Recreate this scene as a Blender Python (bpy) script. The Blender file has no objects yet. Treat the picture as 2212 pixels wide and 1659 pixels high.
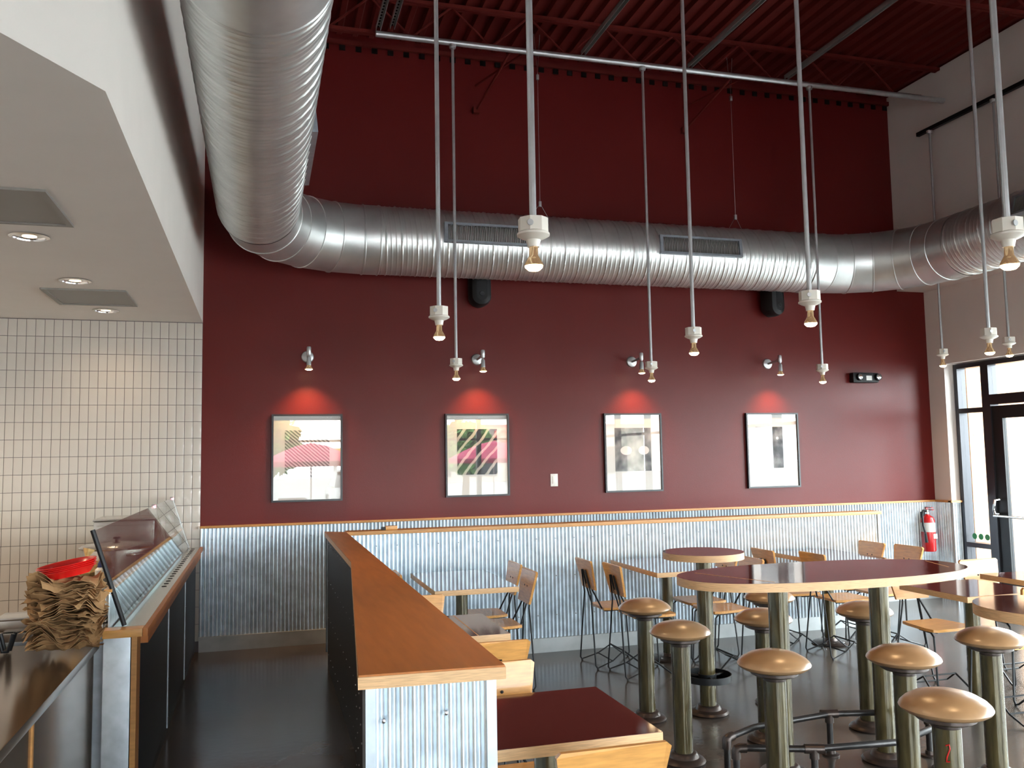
import bpy, bmesh, math, random
from mathutils import Vector, Matrix
random.seed(7)
PI = math.pi
SC = bpy.context.scene
COL = SC.collection

# ------------------------------------------------------------------ camera, world, exposure
F_PX, W_PX = 1879.556, 2212.0
YAW, PITCH, ROLL, EYE = 0.28135802, 0.08308619, -0.0167686, 1.62
cam_d = bpy.data.cameras.new('camera'); cam = bpy.data.objects.new('camera', cam_d); COL.objects.link(cam)
cam_d.sensor_width = 36.0; cam_d.sensor_fit = 'HORIZONTAL'; cam_d.lens = F_PX / W_PX * 36.0
cam_d.clip_start = 0.05; cam_d.clip_end = 300
fw = Vector((math.sin(YAW)*math.cos(PITCH), math.cos(YAW)*math.cos(PITCH), math.sin(PITCH)))
r0 = Vector((math.cos(YAW), -math.sin(YAW), 0)); u0 = r0.cross(fw)
rt = math.cos(ROLL)*r0 + math.sin(ROLL)*u0; up = -math.sin(ROLL)*r0 + math.cos(ROLL)*u0
cam.matrix_world = Matrix(((rt.x, up.x, -fw.x, 0), (rt.y, up.y, -fw.y, 0), (rt.z, up.z, -fw.z, EYE), (0, 0, 0, 1)))
SC.camera = cam

world = bpy.data.worlds.new('hazy_sky'); SC.world = world; world.use_nodes = True
bg = world.node_tree.nodes['Background']
bg.inputs['Color'].default_value = (0.88, 0.95, 1.0, 1); bg.inputs['Strength'].default_value = 24.0
vs = SC.view_settings
vs.view_transform = 'Standard'; vs.look = 'None'; vs.exposure = 0.35; vs.gamma = 1.0; vs.use_curve_mapping = False
cy = SC.cycles
cy.use_denoising = True; cy.max_bounces = 10; cy.diffuse_bounces = 5; cy.glossy_bounces = 4; cy.transparent_max_bounces = 12
cy.sample_clamp_indirect = 6.0; cy.caustics_reflective = False; cy.caustics_refractive = False

def portal(name, loc, rot, sx, sy):
    l = bpy.data.lights.new(name, 'AREA'); l.shape = 'RECTANGLE'; l.size = sx; l.size_y = sy; l.cycles.is_portal = True
    o = bpy.data.objects.new(name, l); COL.objects.link(o); o.location = loc; o.rotation_euler = rot
portal('window_portal_right', (7.45, 2.3, 1.27), (0, PI/2, 0), 2.5, 11.2)
portal('window_portal_front', (3.3, -3.75, 1.27), (PI/2, 0, 0), 6.2, 2.5)

# ------------------------------------------------------------------ materials
MATS = {}
def nt(name):
    m = bpy.data.materials.new(name); m.use_nodes = True; MATS[name] = m
    t = m.node_tree; return m, t, t.nodes['Principled BSDF']
def plain(name, col, rough=0.5, metal=0.0, spec=0.5, var=0.0, scale=8.0, bump=0.0, coat=0.0, bscale=60.0, stretch=None, contrast=None):
    m, t, b = nt(name)
    b.inputs['Roughness'].default_value = rough; b.inputs['Metallic'].default_value = metal
    b.inputs['Specular IOR Level'].default_value = spec; b.inputs['Coat Weight'].default_value = coat
    b.inputs['Coat Roughness'].default_value = 0.08
    b.inputs['Base Color'].default_value = (*col, 1)
    tc = t.nodes.new('ShaderNodeTexCoord'); src = tc.outputs['Object']
    if stretch:
        mp = t.nodes.new('ShaderNodeMapping'); mp.inputs['Scale'].default_value = stretch
        t.links.new(src, mp.inputs['Vector']); src = mp.outputs['Vector']
    if var > 0:
        n = t.nodes.new('ShaderNodeTexNoise'); n.inputs['Scale'].default_value = scale; n.inputs['Detail'].default_value = 5
        t.links.new(src, n.inputs['Vector'])
        r = t.nodes.new('ShaderNodeValToRGB')
        lo, hi = contrast or (0.3, 0.7)
        r.color_ramp.elements[0].position = lo; r.color_ramp.elements[1].position = hi
        r.color_ramp.elements[0].color = (*[max(0, c*(1-var)) for c in col], 1)
        r.color_ramp.elements[1].color = (*[min(1, c*(1+var)) for c in col], 1)
        t.links.new(n.outputs['Fac'], r.inputs['Fac']); t.links.new(r.outputs['Color'], b.inputs['Base Color'])
    if bump > 0:
        n2 = t.nodes.new('ShaderNodeTexNoise'); n2.inputs['Scale'].default_value = bscale; n2.inputs['Detail'].default_value = 3
        t.links.new(src, n2.inputs['Vector'])
        bp = t.nodes.new('ShaderNodeBump'); bp.inputs['Strength'].default_value = bump; bp.inputs['Distance'].default_value = 0.01
        t.links.new(n2.outputs['Fac'], bp.inputs['Height']); t.links.new(bp.outputs['Normal'], b.inputs['Normal'])
    return m
def emit(name, col, s):
    m, t, b = nt(name); b.inputs['Base Color'].default_value = (0, 0, 0, 1)
    b.inputs['Emission Color'].default_value = (*col, 1); b.inputs['Emission Strength'].default_value = s; return m
def glass(name, tint=(1, 1, 1), ior=1.5, rough=0.0):
    m = bpy.data.materials.new(name); m.use_nodes = True; MATS[name] = m; t = m.node_tree
    t.nodes.remove(t.nodes['Principled BSDF']); out = t.nodes['Material Output']
    tr = t.nodes.new('ShaderNodeBsdfTransparent'); tr.inputs['Color'].default_value = (*tint, 1)
    gl = t.nodes.new('ShaderNodeBsdfGlossy'); gl.inputs['Roughness'].default_value = rough
    fr = t.nodes.new('ShaderNodeFresnel'); ge = t.nodes.new('ShaderNodeNewGeometry'); mi = t.nodes.new('ShaderNodeMix')
    mi.inputs[2].default_value = ior; mi.inputs[3].default_value = 1.0/ior   # same reflectance on both faces of the pane
    t.links.new(ge.outputs['Backfacing'], mi.inputs[0]); t.links.new(mi.outputs[0], fr.inputs['IOR'])
    mx = t.nodes.new('ShaderNodeMixShader')
    t.links.new(fr.outputs[0], mx.inputs[0]); t.links.new(tr.outputs[0], mx.inputs[1]); t.links.new(gl.outputs[0], mx.inputs[2])
    t.links.new(mx.outputs[0], out.inputs['Surface']); return m

RED = plain('maroon_paint', (0.115, 0.0105, 0.009), rough=0.36, spec=0.25, var=0.05, scale=2, bump=0.06, bscale=150)
DECK = plain('dark_red_ceiling_paint', (0.115, 0.013, 0.010), rough=0.7, spec=0.2, var=0.1, scale=3)
GREY = plain('warm_grey_paint', (0.74, 0.67, 0.63), rough=0.65, var=0.02, scale=3, bump=0.04, bscale=200)
WHITEP = plain('soffit_paint', (0.85, 0.80, 0.745), rough=0.6, var=0.02, scale=3, bump=0.03, bscale=200)
CONC = plain('stained_concrete', (0.080, 0.068, 0.060), rough=0.19, spec=0.4, coat=0.0, var=0.38, scale=1.6, bump=0.03, bscale=25, contrast=(0.32, 0.72))
BASE = plain('concrete_base', (0.42, 0.45, 0.46), rough=0.45, var=0.12, scale=7)
TILE = plain('glazed_tile', (0.62, 0.575, 0.52), rough=0.12, spec=0.5, var=0.03, scale=3)
GROUT = plain('grey_grout', (0.17, 0.145, 0.15), rough=0.9)
WOOD = plain('birch_ply', (0.60, 0.295, 0.085), rough=0.38, var=0.16, scale=6, coat=0.25, stretch=(2, 14, 14), spec=0.4)
WOODL = plain('maple_edge', (0.62, 0.38, 0.19), rough=0.45, var=0.22, scale=10, stretch=(2, 2, 50))
CAPW = plain('stained_cap_wood', (0.44, 0.155, 0.04), rough=0.42, var=0.12, scale=3.5, coat=0.05, spec=0.3, stretch=(10, 1.2, 1))
CAPR = plain('amber_trim_wood', (0.52, 0.25, 0.08), rough=0.4, var=0.15, scale=6, stretch=(2, 12, 12))
LAM = plain('maroon_laminate', (0.080, 0.021, 0.018), rough=0.07, spec=0.5, var=0.15, scale=5)
GALV = plain('galvanised_corrugated', (0.66, 0.745, 0.82), rough=0.32, metal=0.72, var=0.16, scale=14, bump=0.05, bscale=40)
GALVD = plain('galvanised_flat', (0.40, 0.45, 0.50), rough=0.45, metal=0.85, var=0.12, scale=18)
DUCT = plain('duct_steel', (0.66, 0.675, 0.66), rough=0.36, metal=0.78, var=0.1, scale=5)
DUCTP = plain('elbow_steel', (0.62, 0.635, 0.625), rough=0.38, metal=0.78, var=0.12, scale=4)
ZINC = plain('zinc_conduit', (0.50, 0.51, 0.52), rough=0.38, metal=0.75, var=0.08, scale=20)
STRUT = plain('strut_steel', (0.42, 0.42, 0.42), rough=0.45, metal=0.7)
STEEL = plain('stainless_steel', (0.60, 0.57, 0.53), rough=0.22, metal=1.0, var=0.05, scale=30, stretch=(1, 30, 1))
BRONZE = plain('bronze_counter_top', (0.25, 0.18, 0.12), rough=0.16, metal=0.85, var=0.06, scale=4)
BLACK = plain('black_steel', (0.008, 0.009, 0.011), rough=0.45, spec=0.3)
BLACKP = plain('black_plastic', (0.008, 0.008, 0.009), rough=0.5, spec=0.25)
FRAMEB = plain('black_frame', (0.008, 0.009, 0.013), rough=0.35)
DARKP = plain('charcoal_panel', (0.020, 0.020, 0.024), rough=0.5, spec=0.3, var=0.1, scale=20)
SLATE = plain('slate_counter_panel', (0.022, 0.030, 0.042), rough=0.5, spec=0.35, var=0.1, scale=20)
IRON = plain('black_iron_pipe', (0.035, 0.032, 0.032), rough=0.36, metal=0.6, var=0.3, scale=30)
POST = plain('waxed_raw_steel', (0.072, 0.057, 0.024), rough=0.22, metal=0.35, var=0.5, scale=4.5, stretch=(9, 9, 1.2), coat=0.2)
FLANGE = plain('dark_iron_flange', (0.06, 0.045, 0.04), rough=0.35, metal=0.6, var=0.2, scale=30)
SEATV = plain('caramel_stool_top', (0.35, 0.205, 0.10), rough=0.32, var=0.14, scale=9, coat=0.8)
SEATV.node_tree.nodes['Principled BSDF'].inputs['Coat Roughness'].default_value = 0.28
PORC = plain('porcelain', (0.78, 0.74, 0.66), rough=0.3)
WHITEM = plain('white_plastic', (0.72, 0.70, 0.65), rough=0.4)
MAT = plain('picture_mat', (0.70, 0.69, 0.66), rough=0.8)
ALU = plain('dark_aluminium_frame', (0.03, 0.03, 0.036), rough=0.35, metal=0.4)
ALUG = plain('grey_aluminium', (0.30, 0.31, 0.33), rough=0.4, metal=0.6)
REDPL = plain('red_plastic', (0.62, 0.012, 0.010), rough=0.25)
EXRED = plain('extinguisher_red', (0.50, 0.012, 0.014), rough=0.25, coat=0.3)
PAPER = plain('brown_kraft_paper', (0.36, 0.20, 0.085), rough=0.8, var=0.15, scale=12)
AMBER = plain('amber_wrap', (0.62, 0.40, 0.17), rough=0.25, var=0.4, scale=25)
BLUE = plain('navy_plastic', (0.02, 0.03, 0.12), rough=0.4)
GREENM = plain('green_sticker', (0.04, 0.33, 0.13), rough=0.5)
GRILLE = plain('grille_grey', (0.30, 0.29, 0.27), rough=0.5, metal=0.3)
DARKIN = plain('dark_cavity', (0.012, 0.008, 0.008), rough=0.9, spec=0.1)
ASPH = plain('pale_asphalt', (0.36, 0.36, 0.355), rough=0.9, var=0.12, scale=0.8)
STONE = plain('tan_stone', (0.42, 0.24, 0.14), rough=0.9, var=0.35, scale=9, bump=0.5, bscale=14)
LEAF = plain('leaf_green', (0.09, 0.20, 0.05), rough=0.7, var=0.4, scale=3)
BARK = plain('bark_brown', (0.10, 0.07, 0.05), rough=0.9)
CARW = plain('white_car_paint', (0.72, 0.74, 0.76), rough=0.2, coat=0.6)
CARS = plain('silver_car_paint', (0.35, 0.38, 0.42), rough=0.25, metal=0.5, coat=0.6)
CARG = plain('car_window_dark', (0.02, 0.025, 0.03), rough=0.08)
RUB = plain('tyre_rubber', (0.02, 0.02, 0.02), rough=0.8)
CANVAS = plain('crimson_canvas', (0.42, 0.03, 0.09), rough=0.8)
STUCCO = plain('cream_stucco', (0.62, 0.56, 0.48), rough=0.9, var=0.06, scale=2)
SIGNR = plain('red_sign_letter', (0.60, 0.03, 0.03), rough=0.4)
SIGNY = plain('yellow_sign', (0.75, 0.42, 0.05), rough=0.4)
CHROME = plain('chrome', (0.8, 0.8, 0.8), rough=0.1, metal=1.0)
BULB = emit('bulb_glow', (1.0, 0.72, 0.40), 22.0)
NECK = plain('reflector_bulb_neck', (0.75, 0.55, 0.33), rough=0.12, metal=0.8)
NECK.node_tree.nodes['Principled BSDF'].inputs['Emission Color'].default_value = (1.0, .60, .28, 1); NECK.node_tree.nodes['Principled BSDF'].inputs['Emission Strength'].default_value = 0.12
LENS = emit('lit_downlight', (1.0, 0.72, 0.42), 3.0)
PANE = glass('window_pane', (0.97, 0.99, 0.98))
PICG = glass('picture_glass', (1, 1, 1), ior=1.55)
GUARD = glass('sneeze_guard_glass', (0.93, 0.96, 0.95), ior=1.5)
CLEARW = plain('crinkled_clear_bag', (0.75, 0.55, 0.3), rough=0.15, var=0.3, scale=20)

def photo_mat(name, kind):
    m, t, b = nt(name); b.inputs['Roughness'].default_value = 0.5
    tc = t.nodes.new('ShaderNodeTexCoord')
    mp = t.nodes.new('ShaderNodeMapping'); t.links.new(tc.outputs['Generated'], mp.inputs['Vector'])
    r = t.nodes.new('ShaderNodeValToRGB'); e = r.color_ramp.elements
    if kind == 'stripes':
        mp.inputs['Rotation'].default_value = (0, 0.9, 0)
        w = t.nodes.new('ShaderNodeTexWave'); w.inputs['Scale'].default_value = 5.5; w.inputs['Distortion'].default_value = 1.2; w.bands_direction = 'X'
        e[0].color = (0.10, 0.10, 0.10, 1); e[1].color = (0.62, 0.62, 0.60, 1); fac = w.outputs['Fac']; src = w
    elif kind == 'beams':
        mp.inputs['Rotation'].default_value = (0, -0.75, 0); mp.inputs['Scale'].default_value = (1, 1, 1)
        w = t.nodes.new('ShaderNodeTexWave'); w.inputs['Scale'].default_value = 1.5; w.inputs['Distortion'].default_value = 3.0; w.inputs['Detail'].default_value = 3; w.bands_direction = 'X'
        e[0].position = 0.72; e[0].color = (0.012, 0.012, 0.014, 1); e[1].position = 0.9; e[1].color = (0.45, 0.42, 0.36, 1); fac = w.outputs['Fac']; src = w
    elif kind == 'room':
        mp.inputs['Rotation'].default_value = (0, 0.5, 0)
        w = t.nodes.new('ShaderNodeTexNoise'); w.inputs['Scale'].default_value = 2.6; w.inputs['Detail'].default_value = 2
        e[0].position = 0.38; e[0].color = (0.03, 0.03, 0.032, 1); e[1].position = 0.72; e[1].color = (0.40, 0.39, 0.37, 1); fac = w.outputs['Fac']; src = w
    else:
        w = t.nodes.new('ShaderNodeTexNoise'); w.inputs['Scale'].default_value = 3.4; w.inputs['Detail'].default_value = 4
        e[0].position = 0.42; e[0].color = (0.025, 0.025, 0.028, 1); e[1].position = 0.75; e[1].color = (0.30, 0.30, 0.30, 1); fac = w.outputs['Fac']; src = w
    t.links.new(mp.outputs['Vector'], src.inputs['Vector']); t.links.new(fac, r.inputs['Fac'])
    t.links.new(r.outputs['Color'], b.inputs['Base Color']); return m

# ------------------------------------------------------------------ mesh helpers
class MB:
    def __init__(s): s.v = []; s.f = []
    def add(s, vs, fs):
        k = len(s.v); s.v += [tuple(p) for p in vs]; s.f += [tuple(i+k for i in f) for f in fs]; return s
    def box(s, x0, x1, y0, y1, z0, z1, bev=0.0):
        if bev > 0:
            bm = bmesh.new(); bmesh.ops.create_cube(bm, size=1)
            for v in bm.verts: v.co = Vector((x0+(v.co.x+.5)*(x1-x0), y0+(v.co.y+.5)*(y1-y0), z0+(v.co.z+.5)*(z1-z0)))
            bmesh.ops.bevel(bm, geom=bm.edges[:], offset=bev, segments=2, affect='EDGES', profile=0.7)
            bm.verts.index_update(); s.add([v.co[:] for v in bm.verts], [[v.index for v in f.verts] for f in bm.faces]); bm.free(); return s
        vs = [(x0,y0,z0),(x1,y0,z0),(x1,y1,z0),(x0,y1,z0),(x0,y0,z1),(x1,y0,z1),(x1,y1,z1),(x0,y1,z1)]
        return s.add(vs, [(0,3,2,1),(4,5,6,7),(0,1,5,4),(1,2,6,5),(2,3,7,6),(3,0,4,7)])
    def prism(s, pts, z0, z1):
        n = len(pts); a = sum(pts[i][0]*pts[(i+1)%n][1]-pts[(i+1)%n][0]*pts[i][1] for i in range(n))
        if a < 0: pts = pts[::-1]
        vs = [(x,y,z0) for x,y in pts] + [(x,y,z1) for x,y in pts]
        return s.add(vs, [tuple(range(n))[::-1], tuple(range(n, 2*n))] + [(i,(i+1)%n,n+(i+1)%n,n+i) for i in range(n)])
    def tube(s, pts, r, n=8, cap=True):
        pts = [Vector(p) for p in pts]; rs = r if isinstance(r, (list, tuple)) else [r]*len(pts)
        vs = []; fs = []; prev = None
        for i, p in enumerate(pts):
            if i == 0: d = (pts[1]-p).normalized()
            elif i == len(pts)-1: d = (p-pts[i-1]).normalized()
            else:
                d = ((p-pts[i-1]).normalized()+(pts[i+1]-p).normalized())
                d = d.normalized() if d.length > 1e-6 else (p-pts[i-1]).normalized()
            if prev is None:
                a = Vector((0,0,1)) if abs(d.z) < .9 else Vector((1,0,0)); a = (a - d*a.dot(d)).normalized()
            else: a = (prev - d*prev.dot(d)).normalized()
            prev = a; b = d.cross(a)
            for k in range(n):
                th = 2*PI*k/n; vs.append(p + rs[i]*(math.cos(th)*a+math.sin(th)*b))
        m = len(pts)
        for i in range(m-1):
            for k in range(n): fs.append((i*n+k, i*n+(k+1)%n, (i+1)*n+(k+1)%n, (i+1)*n+k))
        if cap: fs.append(tuple(range(n))[::-1]); fs.append(tuple(range((m-1)*n, m*n)))
        return s.add(vs, fs)
    def lathe(s, prof, n=24, c=(0,0,0), M=None):
        vs = []; fs = []
        for r, z in prof:
            for k in range(n):
                th = 2*PI*k/n; p = Vector((r*math.cos(th), r*math.sin(th), z))
                if M: p = M @ p
                vs.append(p + Vector(c))
        m = len(prof)
        for i in range(m-1):
            for k in range(n): fs.append((i*n+k, i*n+(k+1)%n, (i+1)*n+(k+1)%n, (i+1)*n+k))
        if prof[0][0] > 1e-6: fs.append(tuple(range(n))[::-1])
        if prof[-1][0] > 1e-6: fs.append(tuple(range((m-1)*n, m*n)))
        return s.add(vs, fs)
    def sheet(s, o, u, n, width, z0, z1, pitch=0.0333, amp=0.0065, seg=8):
        o, u, n = Vector(o), Vector(u).normalized(), Vector(n).normalized(); k = max(1, int(width/pitch*seg)); vs = []; fs = []
        for i in range(k+1):
            d = width*i/k; q = o + u*d + n*(amp*math.sin(2*PI*d/pitch))
            vs += [(q.x, q.y, z0), (q.x, q.y, z1)]
        for i in range(k): fs.append((2*i, 2*i+2, 2*i+3, 2*i+1))
        return s.add(vs, fs)
    def mesh(s, name, mats, ang=35):
        me = bpy.data.meshes.new(name); me.from_pydata(s.v, [], s.f); me.validate()
        for m in (mats if isinstance(mats, (list, tuple)) else [mats]): me.materials.append(m)
        me.shade_smooth(); me.set_sharp_from_angle(angle=math.radians(ang)); me.update(); return me

def ob(name, data, parent=None, loc=None, rot=None):
    o = bpy.data.objects.new(name, data); COL.objects.link(o)
    if parent: o.parent = parent
    if loc: o.location = loc
    if rot: o.rotation_euler = rot
    return o
def part(name, mb, mat, parent=None, ang=35, **k): return ob(name, mb.mesh(name, mat, ang), parent, **k)
def tag(o, label=None, cat=None, group=None, kind=None):
    if label: o['label'] = label
    if cat: o['category'] = cat
    if group: o['group'] = group
    if kind: o['kind'] = kind
    return o
def thing(name, label, cat, loc=(0,0,0), rz=0, group=None):
    o = ob(name, None); o.location = loc; o.rotation_euler = (0,0,rz); o.empty_display_size = .1
    return tag(o, label, cat, group)
def struct(name, mb, mat, label=None, ang=35): return tag(part(name, mb, mat, None, ang), label, kind='structure')
def stamp(protos, parent):
    """protos: (name, mesh, parent_index, label); makes the parts of one copy, sharing mesh data"""
    made = []
    for name, me, pi, lab in protos:
        o = ob(name, me, parent if pi is None else made[pi])
        if lab: o['label'] = lab
        made.append(o)
    return made
def lamp(name, kind, loc, energy, col, rot=(0,0,0), parent=None, **k):
    l = bpy.data.lights.new(name, kind); l.energy = energy; l.color = col
    for a, b in k.items(): setattr(l, a, b)
    o = bpy.data.objects.new(name, l); COL.objects.link(o); o.location = loc; o.rotation_euler = rot
    if parent: o.parent = parent
    return o
WARM = (1.0, 0.62, 0.30)

# ------------------------------------------------------------------ room shell
YB, XR, XU, XL, YF, ZC = 8.05, 7.19, 6.83, -3.6, -3.5, 5.62
struct('floor', MB().box(XL-.2, XR+.25, YF-.25, YB+.2, -.15, 0), CONC, 'dark polished concrete floor')
wb = struct('wall_back', MB().box(-.5, XR+.3, YB, YB+.2, 0, ZC+.1), RED, 'tall maroon painted back wall')
def soffit_pts(): return [(-.5, YB), (-.5, 3.03), (-3.6, -2.05), (-3.6, YB)]
sof = struct('ceiling_soffit', MB().prism(soffit_pts(), 2.84, ZC), WHITEP, 'pale dropped soffit over the kitchen line')
struct('wall_left', MB().box(XL-.2, XL, YF, YB, 0, ZC), GREY, 'kitchen side wall')
# ceiling deck: trapezoid ribs running front to back
dk = MB(); xs = []; x = XL; p = .152
while x < XR+.3: xs += [(x, 0), (x+.045, 0), (x+.062, .042), (x+.135, .042)]; x += p
vs = []; fs = []
for (x, h) in xs: vs += [(x, YF, ZC+h), (x, YB+.1, ZC+h)]
for i in range(len(xs)-1): fs.append((2*i, 2*i+1, 2*i+3, 2*i+2))
dk.add(vs, fs); dk.box(XL-.2, XR+.3, YF-.2, YB+.2, ZC+.05, ZC+.2)
struct('ceiling', dk, DECK, 'dark red ribbed metal roof deck')
tr = struct('trim_1', MB().box(-.5, XU, YB-.035, YB, ZC-.10, ZC-.055), DECK, 'dark red ledger angle along the wall top')
nb = MB()
x = -.45
while x < XU-.1: nb.box(x+.07, x+.125, YB-.012, YB, ZC-.15, ZC-.10); x += p
tag(part('flute_shade', nb, DARKIN, tr), kind='stuff')  # near-black boxes stand in for the shade inside the deck flute ends
# right wall: furred upper part, lower part with windows and a door
wr = struct('wall_right', MB().box(XR, XR+.25, 7.81, YB, 0, 3.39).box(XR, XR+.25, YF, 7.81, 2.55, 3.39).box(XU, XR+.25, YF, YB, 3.39, ZC).box(XR, XR+.25, YF, YF+.5, 0, 2.55), GREY, 'grey side wall over the storefront glass')
wf = struct('wall_front', MB().box(XL-.2, .2, YF-.25, YF, 0, ZC).box(.2, 6.4, YF-.25, YF, 2.55, ZC).box(6.4, XR+.25, YF-.25, YF, 0, ZC), GREY, 'street wall over the front glazing')

# ---- wainscot on the back wall
part('wainscot_sheet', MB().sheet((-.5, YB-.012, 0), (1,0,0), (0,-1,0), XR+.5, .12, 1.045), GALV, wb)
part('wainscot_cap', MB().box(-.5, XR, YB-.045, YB, 1.045, 1.066, .003), CAPR, wb, loc=None)
tag(struct('baseboard_back', MB().box(-.5, XR, YB-.03, YB, 0, .125), BASE), 'pale concrete base under the corrugated wainscot')
sc = MB()
for r_ in (.3, .62, .95):
    k = 0; x = -.4
    while x < 7.1: sc.lathe([(.0, .0), (.006, .001), (.004, .005), (0, .006)][::-1], 6, (x, YB-.019, r_), Matrix.Rotation(PI/2, 3, 'X')); x += .1666*1
tag(part('screw_heads', sc, ZINC, wb), kind='stuff')
# grey end of the right wall keeps its own wainscot
part('wainscot_sheet', MB().sheet((XR-.012, YB, 0), (0,-1,0), (-1,0,0), YB-7.81, .0, 1.045), GALV, wr)
part('wainscot_sheet', MB().sheet((XR, 7.80, 0), (1,0,0), (0,-1,0), .12, .0, 1.045), GALV, wr)
part('wainscot_cap', MB().box(XR-.045, XR, 7.78, YB, 1.045, 1.066).box(XR-.045, XR+.13, 7.765, 7.81, 1.045, 1.066), CAPR, wr)

# ---- kitchen tile wall (same plane as the maroon wall)
wt = struct('wall_kitchen', MB().box(XL, -.5, YB, YB+.2, 0, 2.9), GROUT, 'white stacked tile wall behind the counter')
TW, TH, G = .0695, .1445, .0036
tm = MB().box(G/2, TW-G/2, -.008, 0, G/2, TH-G/2, .0012).mesh('tile', TILE)
for c in range(23):
    for r_ in range(13):
        ob('tile', tm, wt, loc=(-.5-(c+1)*TW, YB, 2.835-(r_+1)*TH))
rest = MB()
for c in range(44):
    for r_ in range(19):
        if c < 23 and r_ < 13: continue
        x0 = -.5-(c+1)*TW; z0 = 2.835-(r_+1)*TH; rest.box(x0+G/2, x0+TW-G/2, YB-.008, YB, max(0, z0)+G/2, z0+TH-G/2)
tag(part('further_tiles', rest, TILE, wt), kind='stuff')

# ---- storefront windows, door
def frame_y(mb, y0, y1, z0, z1, x, w=.05, d=.11):   # rectangular frame in a plane of constant x
    mb.box(x, x+d, y0, y0+w, z0, z1); mb.box(x, x+d, y1-w, y1, z0, z1); mb.box(x, x+d, y0+w, y1-w, z0, z0+w); mb.box(x, x+d, y0+w, y1-w, z1-w, z1); return mb
XF = XR+.10
def win_right(n, y0, y1, zs, label):
    fr = MB(); frame_y(fr, y0, y1, zs[0], zs[-1], XF)
    for z in zs[1:-1]: fr.box(XF, XF+.11, y0+.05, y1-.05, z-.025, z+.025)
    o = struct('window_%d' % n, fr, ALU, label)
    for a, b in zip(zs[:-1], zs[1:]):
        part('pane', MB().box(XF+.05, XF+.056, y0+.05, y1-.05, a+.025, b-.025), PANE, o)
    return o
w1 = win_right(1, 7.37, 7.79, (0.0, .60, 2.03, 2.54), 'narrow sidelight beside the glass door')
for y in (7.67, 7.585, 7.50):
    part('sticker', MB().lathe([(0, 0), (.032, 0), (.032, .002), (0, .002)], 20, (XF+.045, y, .69), Matrix.Rotation(-PI/2, 3, 'Y')), GREENM, w1)['label'] = 'round green sticker on the glass'
win_right(2, 6.25, 7.37, (2.13, 2.54), 'transom over the glass door')
dr = struct('door_1', frame_y(MB(), 6.25, 7.37, .0, 2.13, XF, .055), ALU, 'black framed glass entrance door')
df = MB(); df.box(XF+.02, XF+.07, 7.19, 7.315, .02, 2.06); df.box(XF+.02, XF+.07, 6.305, 6.43, .02, 2.06); df.box(XF+.02, XF+.07, 6.43, 7.19, 1.93, 2.06); df.box(XF+.02, XF+.07, 6.43, 7.19, .02, .25)
part('door_leaf', df, BLACK, dr); part('pane', MB().box(XF+.04, XF+.046, 6.43, 7.19, .25, 1.93), PANE, dr)
part('push_bar', MB().tube([(XF-.03, 7.31, .95), (XF-.06, 7.29, .93), (XF-.06, 6.4, .93), (XF+.02, 6.36, .93)], .013, 8), CHROME, dr)
part('door_handle', MB().tube([(XF+.02, 7.27, .95), (XF-.07, 7.27, .96), (XF-.08, 7.27, 1.0), (XF-.07, 7.26, 1.09), (XF+.02, 7.26, 1.1)], .014, 8), CHROME, dr)
yy = 6.25; n = 3
for y0, y1 in ((4.75, 6.25), (3.25, 4.75), (1.75, 3.25), (.25, 1.75), (-1.25, .25), (-3.0, -1.25)):
    win_right(n, y0, y1, (0.0, .60, 2.03, 2.54), 'tall storefront window in the side wall'); n += 1
for x0, x1 in ((.2, 1.75), (1.75, 3.3), (3.3, 4.85), (4.85, 6.4)):
    fr = MB()
    fr.box(x0, x0+.05, YF-.16, YF-.05, 0, 2.54); fr.box(x1-.05, x1, YF-.16, YF-.05, 0, 2.54)
    for z in (0, .575, 2.005, 2.49): fr.box(x0+.05, x1-.05, YF-.16, YF-.05, z, z+.05)
    o = struct('window_%d' % n, fr, ALU, 'storefront window in the street wall'); n += 1
    for a, b in ((.05, .575), (.625, 2.005), (2.055, 2.49)): part('pane', MB().box(x0+.05, x1-.05, YF-.11, YF-.104, a, b), PANE, o)

# ------------------------------------------------------------------ roof joists, struts, cables
def joist(y, zl=5.27, zu=ZC-.03):
    j = struct('joist', MB().box(-.5, XU, y-.035, y-.005, zu, zu+.03).box(-.5, XU, y+.005, y+.035, zu, zu+.03), DECK, 'dark red open-web roof joist')
    part('lower_chord', MB().box(-.2, XU-.25, y-.03, y-.004, zl, zl+.028).box(-.2, XU-.25, y+.004, y+.03, zl, zl+.028), DECK, j)
    x = -.2; k = 0
    while x < XU-.6:
        part('web_bar', MB().tube([(x, y, zl+.015), (x+.36, y, zu+.015)] if k % 2 == 0 else [(x, y, zu+.015), (x+.36, y, zl+.015)], .011, 6), DECK, j); x += .36; k += 1
for y in (7.27, 5.6, 3.9): joist(y)
def strut_y(x, y0, y1, z, label):
    s_ = MB(); w = .0206
    s_.box(x-w, x-w+.004, y0, y1, z, z+.042).box(x+w-.004, x+w, y0, y1, z, z+.042).box(x-w, x+w, y0, y1, z+.038, z+.042)
    o = thing('strut_channel', label, 'strut', (0,0,0), 0, 'steel channels under the roof joists')
    part('channel', s_, STRUT, o)
    hl = MB(); y = y0+.03
    while y < y1: hl.box(x-.008, x+.008, y, y+.028, z+.0375, z+.0379); y += .05
    tag(part('slot_row', hl, DARKIN, o), kind='stuff')
strut_y(.94, -2, 7.2, 5.27, 'slotted steel channel at the duct end of the crossbar, outer of the pair')
strut_y(1.06, -2, 7.2, 5.30, 'plain steel channel paired beside the slotted one near the duct')
strut_y(2.81, -2, 7.2, 5.27, 'slotted steel channel meeting the crossbar between its two left pendants')
strut_y(3.89, -2, 7.2, 5.27, 'slotted steel channel in the middle of the crossbar without pendants')
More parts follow.
